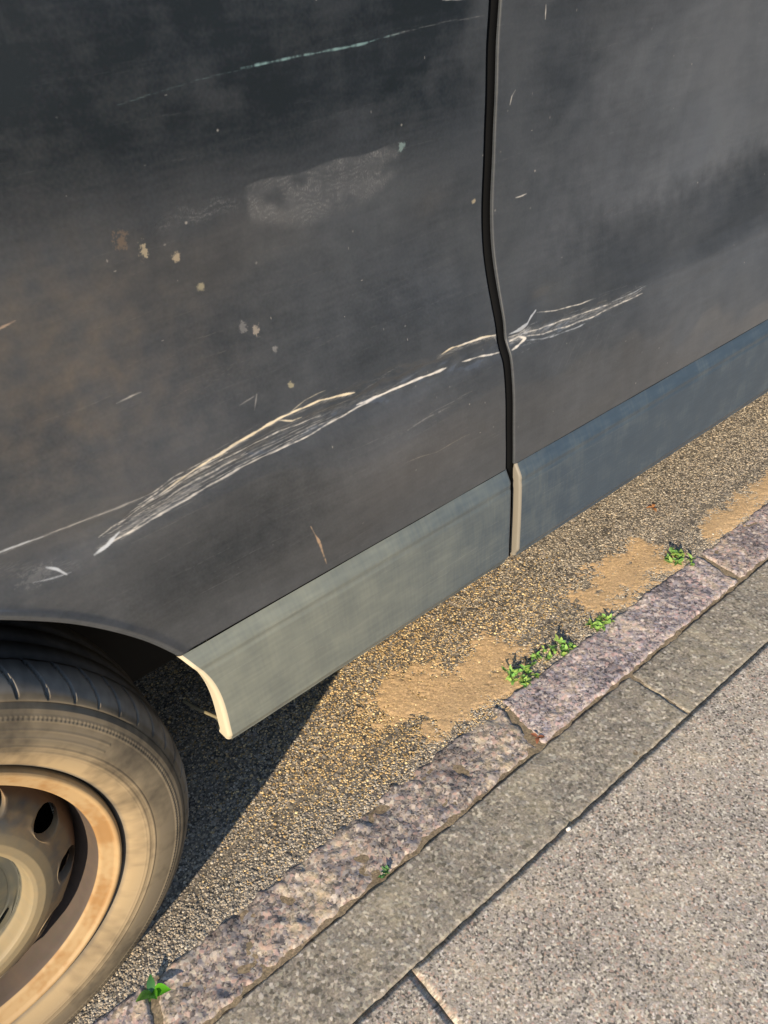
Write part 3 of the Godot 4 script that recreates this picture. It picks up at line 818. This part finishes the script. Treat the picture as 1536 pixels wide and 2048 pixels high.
# ---------------------------------------------------------------- car
func build_car() -> void:
	var car := group_node("parked_car")
	tag(car, "dark grey parked car with dusty steel wheel, long scrape and dented side", "car")
	var paint := make_paint()
	var sill_m := make_sill_paint()
	var black := plain(lin(0.006, 0.0065, 0.007), 0.75, 0.0, 0.2)
	var XE := 0.7590   # edge of the fixed panel
	var XD := 0.7712   # edge of the door
	var YT := 1.07

	# fixed side panel: right of the arch, left of the arch, above the arch
	var a := Acc.new()
	var ya := HUB + 0.354 + 0.0005
	var xr := XE - 0.004
	var low := SILL_TOP + 0.0015
	var t0 := asin((low - HUB) / 0.354)
	body_patch(a, 100, 60, func(u, v):
		var t: float = lerpf(t0, PI / 2, v)
		var p := arch_pt(t)
		return Vector2(lerpf(p.x, xr, u), p.y if v < 1.0 else ya), body_z, body_uv)
	body_patch(a, 40, 40, func(u, v):
		var t: float = lerpf(PI - 0.05, PI / 2, v)
		var p := arch_pt(t)
		return Vector2(lerpf(-0.78, p.x, u), p.y if v < 1.0 else ya), body_z, body_uv)
	body_patch(a, 40, 80, func(u, v): return Vector2(lerpf(-0.78, -0.05, u), lerpf(ya, YT, v)), body_z, body_uv)
	body_patch(a, 160, 110, func(u, v): return Vector2(lerpf(-0.05, xr, u), lerpf(ya, YT, v)), body_z, body_uv)
	# rolled lip round the arch and at the door gap
	var line := []; var out := []
	for k in 97:
		var t := lerpf(t0, PI - 0.05, k / 96.0)
		var p := arch_pt(t)
		line.append(body_point(p.x, p.y)); out.append(Vector3(-cos(t), -sin(t), 0))
	rolled_edge(a, line, out, 0.0035, 0.016, body_uv)
	line = []; out = []
	for k in 121:
		var y := lerpf(low, YT, 1.0 - k / 120.0)
		line.append(body_point(xr, y)); out.append(Vector3(1, 0, 0))
	rolled_edge(a, line, out, 0.0018, 0.010, body_uv)
	line = []; out = []
	for k in 61:
		var x := lerpf(arch_x(low), xr, 1.0 - k / 60.0)
		line.append(body_point(x, low)); out.append(Vector3(0, -1, 0))
	rolled_edge(a, line, out, 0.0016, 0.008, body_uv)
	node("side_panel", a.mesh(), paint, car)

	# sill cover of the fixed panel
	a = Acc.new()
	body_patch(a, 90, 60, func(u, v):
		var y: float = lerpf(SILL_LOW, SILL_TOP, v)
		return Vector2(lerpf(arch_x(y), xr, u), y), sill_z, sill_uv)
	line = []; out = []
	for k in 41:
		var y := lerpf(SILL_LOW, SILL_TOP, k / 40.0)
		line.append(Vector3(arch_x(y), y, sill_z(arch_x(y), y))); out.append(Vector3(-1, 0, 0))
	var aa := Acc.new()
	rolled_edge(aa, line, out, 0.005, 0.013, sill_uv, Vector3(-0.001, 0, 0))
	line = []; out = []
	for k in 41:
		var y := lerpf(SILL_TOP, SILL_LOW, k / 40.0)
		line.append(Vector3(xr, y, sill_z(xr, y))); out.append(Vector3(1, 0, 0))
	rolled_edge(a, line, out, 0.004, 0.022, sill_uv)
	line = []; out = []
	for k in 61:
		var x := lerpf(arch_x(SILL_LOW), xr, 1.0 - k / 60.0)
		line.append(Vector3(x, SILL_LOW, sill_z(x, SILL_LOW))); out.append(Vector3(0, -1, 0))
	rolled_edge(a, line, out, 0.004, 0.04, sill_uv)
	var sc := node("sill_cover", a.mesh(), sill_m, car)
	node("end_flange", aa.mesh(), plain(lin(0.50, 0.46, 0.34), 0.6), sc)
	var tab := Acc.new()
	box_acc(tab, Vector3(0.336, 0.318, -0.022), Vector3(0.349, 0.336, -0.019))
	node("weld_tab", tab.mesh(), plain(lin(0.42, 0.33, 0.27), 0.7), sc)
	tab = Acc.new()
	tube(tab, [Vector3(0.345, 0.297, -0.012), Vector3(0.335, 0.301, -0.03), Vector3(0.322, 0.306, -0.055), Vector3(0.316, 0.310, -0.07)], 0.0022, 8)
	node("drain_pipe", tab.mesh(), plain(lin(0.16, 0.14, 0.08), 0.7), sc)

	# door with its own length of sill cover
	a = Acc.new()
	var xd := XD + 0.0018
	var XF := 1.78
	body_patch(a, 170, 124, func(u, v): return Vector2(lerpf(xd, 1.46, u), lerpf(low, YT, v)), body_z, body_uv)
	body_patch(a, 16, 60, func(u, v): return Vector2(lerpf(1.46, XF, u), lerpf(low, YT, v)), body_z, body_uv)
	line = []; out = []
	for k in 121:
		var y := lerpf(low, YT, k / 120.0)
		line.append(body_point(xd, y)); out.append(Vector3(-1, 0, 0))
	rolled_edge(a, line, out, 0.0018, 0.010, body_uv)
	line = []; out = []
	for k in 41:
		var x := lerpf(xd, XF, 1.0 - k / 40.0)
		line.append(body_point(x, low)); out.append(Vector3(0, -1, 0))
	rolled_edge(a, line, out, 0.0016, 0.008, body_uv)
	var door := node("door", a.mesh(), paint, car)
	a = Acc.new()
	var xs := xd + 0.0040
	body_patch(a, 100, 60, func(u, v):
		var y: float = lerpf(SILL_LOW - 0.002, SILL_TOP, v)
		return Vector2(lerpf(xs, XF, u), y), sill_z, sill_uv)
	line = []; out = []
	for k in 61:
		var x := lerpf(xs, XF, 1.0 - k / 60.0)
		line.append(Vector3(x, SILL_LOW - 0.002, sill_z(x, SILL_LOW - 0.002))); out.append(Vector3(0, -1, 0))
	rolled_edge(a, line, out, 0.004, 0.04, sill_uv)
	node("sill_cover", a.mesh(), sill_m, door)
	aa = Acc.new()
	line = []; out = []
	for k in 41:
		var y := lerpf(SILL_LOW - 0.002, SILL_TOP, k / 40.0)
		line.append(Vector3(xs, y, sill_z(xs, y))); out.append(Vector3(-1, 0, 0))
	rolled_edge(aa, line, out, 0.0035, 0.010, sill_uv)
	node("end_flange", aa.mesh(), plain(lin(0.21, 0.20, 0.17), 0.6), door)

	# dark inside of the door gap
	a = Acc.new()
	var pts := []
	for k in 81:
		var y := lerpf(0.298, YT, k / 80.0)
		var z := minf(body_z(XE, y), body_z(XD, y)) - (0.0026 if y > 0.45 else 0.0042)
		pts.append([Vector3(XE - 0.012, y, z - 0.03), Vector3(XE - 0.004, y, z - 0.004), Vector3((XE + XD) / 2, y, z - 0.0015), Vector3(XD + 0.003, y, z), Vector3(XD + 0.012, y, z - 0.03)])
	a.grid(pts, [], [], false, true)
	node("door_seal", a.mesh(), black, car)

	# wheel arch liner
	a = Acc.new()
	pts = []
	for k in 41:
		var t := lerpf(0.12, PI - 0.0, k / 40.0)
		var row := []
		for z in [-0.012, -0.06, -0.14, -0.24]:
			row.append(Vector3(0.372 * cos(t), HUB + 0.372 * sin(t), z))
		pts.append(row)
	a.grid(pts)
	box_acc(a, Vector3(-0.38, 0.215, -0.258), Vector3(0.385, 0.68, -0.245))
	node("arch_liner", a.mesh(), plain(lin(0.012, 0.013, 0.013), 0.85), car)

	# rest of the car, out of the picture: nose wing, underside, cabin, far side
	a = Acc.new()
	body_patch(a, 20, 30, func(u, v): return Vector2(lerpf(XF + 0.008, 2.05, u), lerpf(SILL_LOW, YT, v)), body_z, body_uv)
	body_patch(a, 30, 20, func(u, v):
		var t: float = lerpf(PI - 0.05, PI / 2, v)
		return Vector2(lerpf(2.05, 2.45 + arch_pt(t).x, u), arch_pt(t).y if v < 1.0 else ya), body_z, body_uv)
	body_patch(a, 30, 20, func(u, v):
		var t: float = lerpf(0.05, PI / 2, v)
		return Vector2(lerpf(2.45 + arch_pt(t).x, 3.1, u), arch_pt(t).y if v < 1.0 else ya), body_z, body_uv)
	body_patch(a, 30, 20, func(u, v): return Vector2(lerpf(2.05, 3.1, u), lerpf(ya, lerpf(YT, 0.9, u * u), v)), body_z, body_uv)
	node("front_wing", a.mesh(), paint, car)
	a = Acc.new()
	box_acc(a, Vector3(0.40, 0.27, -1.45), Vector3(2.05, 0.62, -0.07))
	box_acc(a, Vector3(-0.78, 0.32, -1.45), Vector3(0.40, 0.62, -0.26))
	box_acc(a, Vector3(2.05, 0.27, -1.45), Vector3(3.1, 0.62, -0.26))
	box_acc(a, Vector3(-0.78, 0.66, -1.45), Vector3(3.1, 0.88, -0.05))
	node("underbody", a.mesh(), black, car)
	a = Acc.new()
	# rounded cabin and ends as one lofted shell across the width
	var outline := [Vector2(-0.80, 0.32), Vector2(-0.86, 0.5), Vector2(-0.84, 0.85), Vector2(-0.80, 1.07), Vector2(-0.66, 1.40), Vector2(-0.45, 1.55), Vector2(0.4, 1.60), Vector2(1.2, 1.56), Vector2(1.55, 1.42), Vector2(2.15, 1.07), Vector2(2.8, 0.97), Vector2(3.12, 0.85), Vector2(3.2, 0.6), Vector2(3.16, 0.32)]
	pts = []
	for z in [-0.06, -0.14, -0.3, -0.75, -1.2, -1.36, -1.44]:
		var row := []
		for q in outline:
			var inset: float = 0.03 if z > -0.1 or z < -1.4 else 0.0
			var zz: float = z
			if q.y > 1.08: zz = lerpf(z, -0.75, 0.16 * (q.y - 1.07) / 0.5)
			row.append(Vector3(q.x * (1.0 - inset), q.y - inset * 0.6, zz))
		pts.append(row)
	a.grid(pts)
	node("body_shell", a.mesh(), plain(lin(0.03, 0.033, 0.035), 0.4), car)
	a = Acc.new()
	for w in [[-0.55, 0.70], [0.80, 1.72]]:
		var g := [Vector3(w[0], 1.08, -0.012), Vector3(w[1], 1.08, -0.012), Vector3(w[1] - (0.0 if w[0] < 0 else 0.28), 1.5, -0.11), Vector3(w[0] + (0.14 if w[0] < 0 else 0.0), 1.5, -0.11)]
		a.tri(g[0], g[2], g[1]); a.tri(g[0], g[3], g[2])
	node("side_window", a.mesh(), plain(lin(0.01, 0.012, 0.012), 0.05), car)
	a = Acc.new()
	box_acc(a, Vector3(-0.78, 0.32, -1.47), Vector3(3.1, 1.07, -1.455))
	node("far_side", a.mesh(), plain(lin(0.03, 0.033, 0.035), 0.4), car)

	var wheel := build_wheel(car)
	var other := wheel.duplicate()
	other.name = "wheel_001"
	other.position = Vector3(2.45, HUB, 0.0)
	car.add_child(other, true)

# ---------------------------------------------------------------- wheel
func dusty(r: float, z: float, t: float, base: Color, dust: Color, amount: float) -> Color:
	var x := r * cos(t); var y := r * sin(t)
	var n := 0.5 + 0.6 * fn_lo.get_noise_3d(x * 1.5, y * 1.5, z) + 0.5 * fn_hi.get_noise_3d(x * 0.6, y * 0.6, z) + 0.10 * fn_lo.get_noise_2d(r * 9.0, 3.0) + 0.35 * fn_hi.get_noise_3d(x * 2.5, y * 2.5, z)
	return base.lerp(dust, clampf(amount * (0.55 + 0.9 * n), 0.0, 1.0))

# a ring of plates with one oval hole each; zf gives z of a radius
func holed_ring(a: Acc, r0: float, r1: float, count: int, first: float, hr: float, ht: float, rc: float, zf: Callable, colour: Callable, lip: float) -> void:
	for s in count:
		var tc := first + TAU * s / count
		var half := PI / count
		var rim_pts := []
		for e in [[r1, -half, r1, half], [r1, half, r0, half], [r0, half, r0, -half], [r0, -half, r1, -half]]:
			for k in 10:
				rim_pts.append(Vector2(lerpf(e[0], e[2], k / 10.0), lerpf(e[1], e[3], k / 10.0)))
		rim_pts.append(rim_pts[0])
		var pts := []; var cols := []
		for ring in range(-1, 7):
			var row := []; var cr := []
			for edge in rim_pts:
				var d := Vector2((edge.x - rc) / hr, edge.y * rc / ht).normalized()
				var hole := Vector2(rc + hr * d.x, ht * d.y / rc)     # (radius, angle offset)
				var q := hole.lerp(edge, pow(maxf(ring, 0) / 6.0, 1.4))
				var z: float = zf.call(q.x)
				if ring <= 0: z -= 0.0006
				if ring == -1: z -= lip
				elif ring == 1 or ring == 2: z += 0.0007
				var t := tc + q.y
				row.append(Vector3(q.x * cos(t), q.x * sin(t), z)); cr.append(colour.call(q.x, z, t))
			pts.append(row); cols.append(cr)
		a.grid(pts, [], cols, false, true)

func build_wheel(car: Node) -> Node3D:
	var wheel := group_node("wheel", Vector3(0, HUB, 0), car)
	var nz := Vector3(0.024, -0.036, 1).normalized()
	var nx := Vector3.UP.cross(nz).normalized()
	wheel.basis = Basis(nx, nz.cross(nx), nz)
	var rubber := Color(0.022, 0.0225, 0.024); var dust := Color(0.172, 0.148, 0.106)
	# tyre
	var prof := [[0.190, -0.014], [0.1945, -0.009], [0.1965, -0.006], [0.1985, -0.001], [0.203, 0.0035], [0.209, 0.0068], [0.216, 0.0095]]
	for k in 48:
		var r := 0.218 + k * 0.00097
		var q := (r - 0.235) / 0.034
		prof.append([r, 0.0128 - 0.0075 * q * q])
	prof.append_array([[0.2645, 0.0055], [0.2660, 0.0046], [0.2668, 0.0024], [0.2676, 0.0022], [0.2682, 0.0034], [0.270, 0.0022], [0.2725, 0.0002], [0.275, -0.0028], [0.2772, -0.006], [0.279, -0.0095], [0.2805, -0.013], [0.2820, -0.017], [0.2832, -0.022], [0.2842, -0.028], [0.2850, -0.035]])
	for g in [-0.042, -0.072, -0.102]:
		prof.append_array([[0.2856, g + 0.0042], [0.2800, g + 0.0032], [0.2795, g], [0.2800, g - 0.0032], [0.2858, g - 0.0042], [0.2862, g - 0.014]])
	prof.append_array([[0.2848, -0.13], [0.283, -0.14], [0.279, -0.15], [0.27, -0.16], [0.25, -0.167], [0.21, -0.165]])
	var a := Acc.new()
	lathe(a, prof, 1500, func(r, z, t):
		var am := 0.85
		if z < 0.003 and r > 0.262: am = lerpf(0.95, 0.38, smoothstep(-0.014, -0.040, z))
		if r < 0.199: am = 0.5
		elif r < 0.262:
			am = 0.85
			return dusty(r, z, t, rubber, dust.lerp(Color(0.34, 0.265, 0.16), clampf((0.234 - r) / 0.022, 0, 1)), am)
		return dusty(r, z, t, rubber, dust if z > 0.0 else Color(0.21, 0.20, 0.175), am)
	, func(r, z, t):
		var s := Vector2.ZERO
		if r > 0.2685 and z > -0.040 and z < 0.002:
			# cross cuts of the shoulder blocks, slanting a little
			var ph := fposmod((t + (z + 0.02) * 1.6) / TAU * 62.0, 1.0)
			if ph < 0.085: s.x = -0.0045; s.y = -0.001
		if r > 0.215 and r < 0.262:
			s.y += 0.0009 * smoothstep(0.0011, 0.0003, absf(r - 0.2275)) + 0.0007 * smoothstep(0.0010, 0.0003, absf(r - 0.2215)) + 0.0005 * smoothstep(0.0010, 0.0003, absf(r - 0.2575)) + (0.0004 if r > 0.2535 and r < 0.2575 and fposmod(t * 180.0 / PI, 1.0) < 0.5 else 0.0) + 0.0006 * smoothstep(0.0012, 0.0004, absf(r - 0.2535))
			var tt := fposmod(t, TAU)
			if tt > 0.45 and tt < 1.9:
				# raised moulding on the side wall: a long closed band
				var e := minf(absf(r - 0.2365), absf(r - 0.2445))
				s.y += 0.0006 * smoothstep(0.0012, 0.0004, e)
		return s)
	var rub := tinted(0.78, 0.3)
	node("tyre", a.mesh(), rub, wheel)
	# rim
	var steel := Color(0.085, 0.092, 0.09); var rust := Color(0.30, 0.175, 0.07); var tan := Color(0.38, 0.27, 0.14)
	a = Acc.new()
	lathe(a, finer([[0.196, -0.016], [0.1950, -0.006], [0.1948, 0.0005], [0.1938, 0.0034], [0.1915, 0.0048], [0.1893, 0.0045], [0.1878, 0.0028], [0.1862, 0.0012], [0.1835, 0.0], [0.179, -0.0022], [0.1752, -0.0038], [0.1735, -0.0050], [0.1722, -0.0075], [0.1712, -0.012], [0.1700, -0.02], [0.1680, -0.032], [0.1655, -0.046], [0.163, -0.056], [0.1585, -0.062], [0.15, -0.064]], 0.0012), 480, func(r, z, t):
		if z < -0.0068: return dusty(r, z, t, Color(0.055, 0.05, 0.048), Color(0.14, 0.10, 0.07), 0.35)
		var w := clampf(0.5 + 1.1 * fn_lo.get_noise_2d(cos(t) * 0.5, sin(t) * 0.5) + 0.7 * fn_hi.get_noise_3d(r * cos(t) * 0.7, r * sin(t) * 0.7, 3.0) + 0.7 * fn_mid.get_noise_3d(r * cos(t) * 1.6, r * sin(t) * 1.6, 3.0), 0, 1)
		return dusty(r, z, t, tan, rust, w * (0.9 if r < 0.187 else 0.45)))
	node("rim", a.mesh(), tinted(0.62, 0.45), wheel)
	# disc with its ring of holes
	var zt := [[0.0, -0.022], [0.088, -0.022], [0.0965, -0.021], [0.0995, -0.013], [0.1010, -0.0045], [0.1030, -0.0004], [0.107, 0.0012], [0.115, 0.0010], [0.124, -0.0030], [0.132, -0.0075], [0.142, -0.0145], [0.150, -0.0225], [0.156, -0.031], [0.160, -0.041], [0.1635, -0.054]]
	var zf := func(r: float) -> float:
		for k in zt.size() - 1:
			if r <= zt[k + 1][0]: return lerpf(zt[k][1], zt[k + 1][1], (r - zt[k][0]) / (zt[k + 1][0] - zt[k][0]))
		return -0.054
	var dcol := func(r, z, t):
		var n: float = 0.5 + 0.9 * fn_lo.get_noise_3d(r * cos(t) * 2.0, r * sin(t) * 2.0, 5.0) + 0.6 * fn_hi.get_noise_3d(r * cos(t) * 0.7, r * sin(t) * 0.7, 8.0) + 0.6 * fn_mid.get_noise_3d(r * cos(t) * 1.6, r * sin(t) * 1.6, 8.0)
		var c := steel.lerp(Color(0.23, 0.165, 0.09), clampf(n, 0, 1) * 0.9)
		if r > 0.148: c = c.lerp(Color(0.15, 0.075, 0.035), clampf((r - 0.148) / 0.006, 0, 1) * 0.75)
		if r > 0.0975 and r < 0.134: c = c.lerp(Color(0.27, 0.222, 0.13), 0.75 * smoothstep(0.134, 0.116, r))
		if r < 0.0975: c = Color(0.065, 0.07, 0.06).lerp(Color(0.115, 0.105, 0.07), clampf(n, 0, 1))
		return c
	a = Acc.new()
	holed_ring(a, 0.128, 0.157, 12, deg_to_rad(12.0), 0.0135, 0.0170, 0.1425, zf, dcol, 0.010)
	var pr := []
	for k in 8: pr.append([0.157 + k * 0.0009, zf.call(0.157 + k * 0.0009)])
	lathe(a, pr, 384, dcol)
	pr = []
	for k in 52: pr.append([0.0968 + k * 0.000613, zf.call(0.0968 + k * 0.000613)])
	lathe(a, pr, 384, dcol)
	holed_ring(a, 0.085, 0.0968, 4, deg_to_rad(-50.0), 0.0047, 0.017, 0.0910, zf, dcol, 0.012)
	node("wheel_disc", a.mesh(), tinted(0.6, 0.45), wheel)
	a = Acc.new()
	pr = []
	for k in 18: pr.append([0.0001 + 0.085 * k / 17.0, -0.022 + 0.003 * cos(k * 0.09)])
	pr[-1][1] = -0.0218
	lathe(a, pr, 128, dcol)
	node("hub_cap", a.mesh(), tinted(0.55, 0.45), wheel)
	a = Acc.new()
	lathe(a, [[0.001, -0.066], [0.1485, -0.067], [0.149, -0.075], [0.149, -0.14], [0.001, -0.145]], 64, func(_r, _z, _t): return Color(0.006, 0.006, 0.006))
	node("dark_drum_backing", a.mesh(), tinted(1.0, 0.0), wheel)  # near-black drum shape, added to block light behind the wheel holes
	return wheel

# ---------------------------------------------------------------- weeds, leaves, chips
func leaf_shape(a: Acc, at: Vector3, dir: Vector3, up: Vector3, length: float, width: float, curl: float, col: Color) -> void:
	var side := dir.cross(up).normalized()
	var pts := []; var cols := []
	for k in 7:
		var t := k / 6.0
		var c := at + dir * length * t + up * (curl * length * (t - t * t * 1.6))
		var w := width * 0.5 * sin(PI * pow(t, 0.75)) + 0.0002
		var dip := up * w * 0.35
		pts.append([c - side * w + dip, c, c + side * w + dip])
		cols.append([col, col * 0.9, col])
	a.grid(pts, [], cols)

func weed(at: Vector3, count: int, spread: float, high: float, size: float, label: String, sd: int, tone := Color(0.26, 0.46, 0.11)) -> void:
	var r := RandomNumberGenerator.new(); r.seed = sd
	var o := group_node("weed", at)
	tag(o, label, "weed", "weeds along the kerb")
	var leaves := Acc.new(); var stems := Acc.new()
	for k in count:
		var t := r.randf() * TAU; var d := sqrt(r.randf()) * spread
		var foot := Vector3(cos(t) * d * 0.35, 0, sin(t) * d * 0.35)
		var tip := Vector3(cos(t) * d, high * r.randf_range(0.25, 1.0), sin(t) * d)
		tube(stems, [foot, foot.lerp(tip, 0.5) + Vector3(0, high * 0.1, 0), tip], 0.0005, 4)
		var n := 3 + r.randi() % 3
		for j in n:
			var w := r.randf() * TAU
			var dir := Vector3(cos(w), r.randf_range(0.0, 0.9), sin(w)).normalized()
			var up := Vector3(r.randf_range(-0.4, 0.4), 1, r.randf_range(-0.4, 0.4)).normalized()
			up = (up - dir * up.dot(dir)).normalized()
			var g := r.randf_range(0.7, 1.35)
			leaf_shape(leaves, foot.lerp(tip, r.randf_range(0.5, 1.0)), dir, up, size * r.randf_range(0.7, 1.3), size * r.randf_range(0.4, 0.6), r.randf_range(-0.2, 0.4), Color(tone.r * g * r.randf_range(0.8, 1.3), tone.g * g, tone.b * g))
	var lm := tinted(0.55, 0.4)
	lm.backlight_enabled = true; lm.backlight = Color(0.35, 0.5, 0.15)
	lm.cull_mode = BaseMaterial3D.CULL_DISABLED
	node("leaves", leaves.mesh(), lm, o)
	node("stems", stems.mesh(), plain(lin(0.12, 0.2, 0.06), 0.7), o)

func build_small_things() -> void:
	weed(Vector3(0.818, 0.005, -0.020), 17, 0.034, 0.011, 0.011, "largest green weed tuft on the road side of the kerb beside the sand", 1)
	weed(Vector3(0.870, 0.005, -0.020), 6, 0.020, 0.009, 0.008, "small green weed between the largest tuft and the next one along the kerb", 2)
	weed(Vector3(0.912, 0.005, -0.016), 12, 0.022, 0.011, 0.010, "bright weed tuft just past the small weed, third from the open kerb joint", 5)
	weed(Vector3(1.003, 0.005, -0.012), 12, 0.024, 0.011, 0.010, "weed tuft at the middle of the far kerb stone's road edge", 3)
	weed(Vector3(1.235, 0.005, -0.010), 14, 0.028, 0.012, 0.011, "pale green weed by the joint of the farthest kerb stones", 4, Color(0.20, 0.36, 0.09))
	weed(Vector3(0.441, 0.008, 0.097), 5, 0.008, 0.006, 0.006, "tiny green sprout in the sandy line between kerb and edging slabs", 6, Color(0.09, 0.24, 0.08))
	# the young plant in the joint next to the tyre
	var o := group_node("seedling", Vector3(0.142, 0.004, 0.024))
	tag(o, "bright green seedling with broad leaves in the kerb joint beside the tyre", "seedling")
	var lm := tinted(0.4, 0.5)
	lm.backlight_enabled = true; lm.backlight = Color(0.4, 0.6, 0.12); lm.cull_mode = BaseMaterial3D.CULL_DISABLED
	for q in [[Vector3(0.7, 0.35, 0.6), 0.026, 0.015, Color(0.10, 0.38, 0.02)], [Vector3(-0.75, 0.5, 0.1), 0.022, 0.012, Color(0.20, 0.36, 0.06)], [Vector3(0.35, 0.4, -0.8), 0.02, 0.010, Color(0.05, 0.17, 0.05)], [Vector3(0.1, 0.6, 0.9), 0.018, 0.011, Color(0.12, 0.40, 0.03)], [Vector3(-0.4, 0.45, 0.7), 0.014, 0.009, Color(0.24, 0.34, 0.10)]]:
		var a := Acc.new()
		var dir: Vector3 = q[0].normalized()
		var up := (Vector3.UP - dir * dir.y).normalized()
		leaf_shape(a, Vector3(0, 0.008, 0), dir, up, q[1], q[2], 0.15, q[3])
		node("leaf", a.mesh(), lm, o)
	var st := Acc.new()
	tube(st, [Vector3.ZERO, Vector3(0.001, 0.005, 0), Vector3(0, 0.009, 0)], 0.0012, 6)
	node("stem", st.mesh(), plain(lin(0.12, 0.25, 0.06), 0.6), o)
	# withered leaves
	var brown := tinted(0.7, 0.3)
	brown.cull_mode = BaseMaterial3D.CULL_DISABLED
	for q in [[Vector3(0.744, 0.010, 0.083), 0.012, 0.6, Color(0.22, 0.09, 0.05), "reddish brown withered leaf lodged at the outer end of the open kerb joint"], [Vector3(1.345, 0.003, -0.150), 0.014, 2.0, Color(0.36, 0.17, 0.07), "orange brown dry leaf alone on the road near the door sill"]]:
		var a := Acc.new()
		for k in 3:
			var w: float = q[2] + k * 1.9
			leaf_shape(a, Vector3(0, 0.001 * k, 0), Vector3(cos(w), 0.12, sin(w)).normalized(), Vector3.UP, q[1], q[1] * 0.5, 0.25, q[3] * (1.0 + 0.2 * k))
		var l := node("dry_leaf", a.mesh(), brown)
		l.position = q[0]
		tag(l, q[4], "leaf", "dry leaves")
	# an added wall, out of view, made up for the door to mirror
	var ga := Acc.new()
	box_acc(ga, Vector3(-0.8, -0.05, 2.62), Vector3(12, 1.72, 2.84))
	var wall := node("added_mirror_wall", ga.mesh(), plain(lin(0.05, 0.058, 0.066), 0.9))
	tag(wall, "dark added wall, out of view, for the door to mirror", "wall")
	ga = Acc.new()
	box_acc(ga, Vector3(-0.84, 1.722, 2.59), Vector3(12.04, 1.79, 2.87))
	node("added_coping", ga.mesh(), plain(lin(0.12, 0.12, 0.115), 0.9), wall)
	# white stone chip on the slab joint
	var chip := node("stone_chip", pebble_mesh(5), plain(lin(0.75, 0.74, 0.7), 0.6))
	chip.scale = Vector3(0.0045, 0.003, 0.003); chip.position = Vector3(0.664, PAVE, 0.211)
	tag(chip, "white stone chip lying on the joint between edging and big slab", "stone")
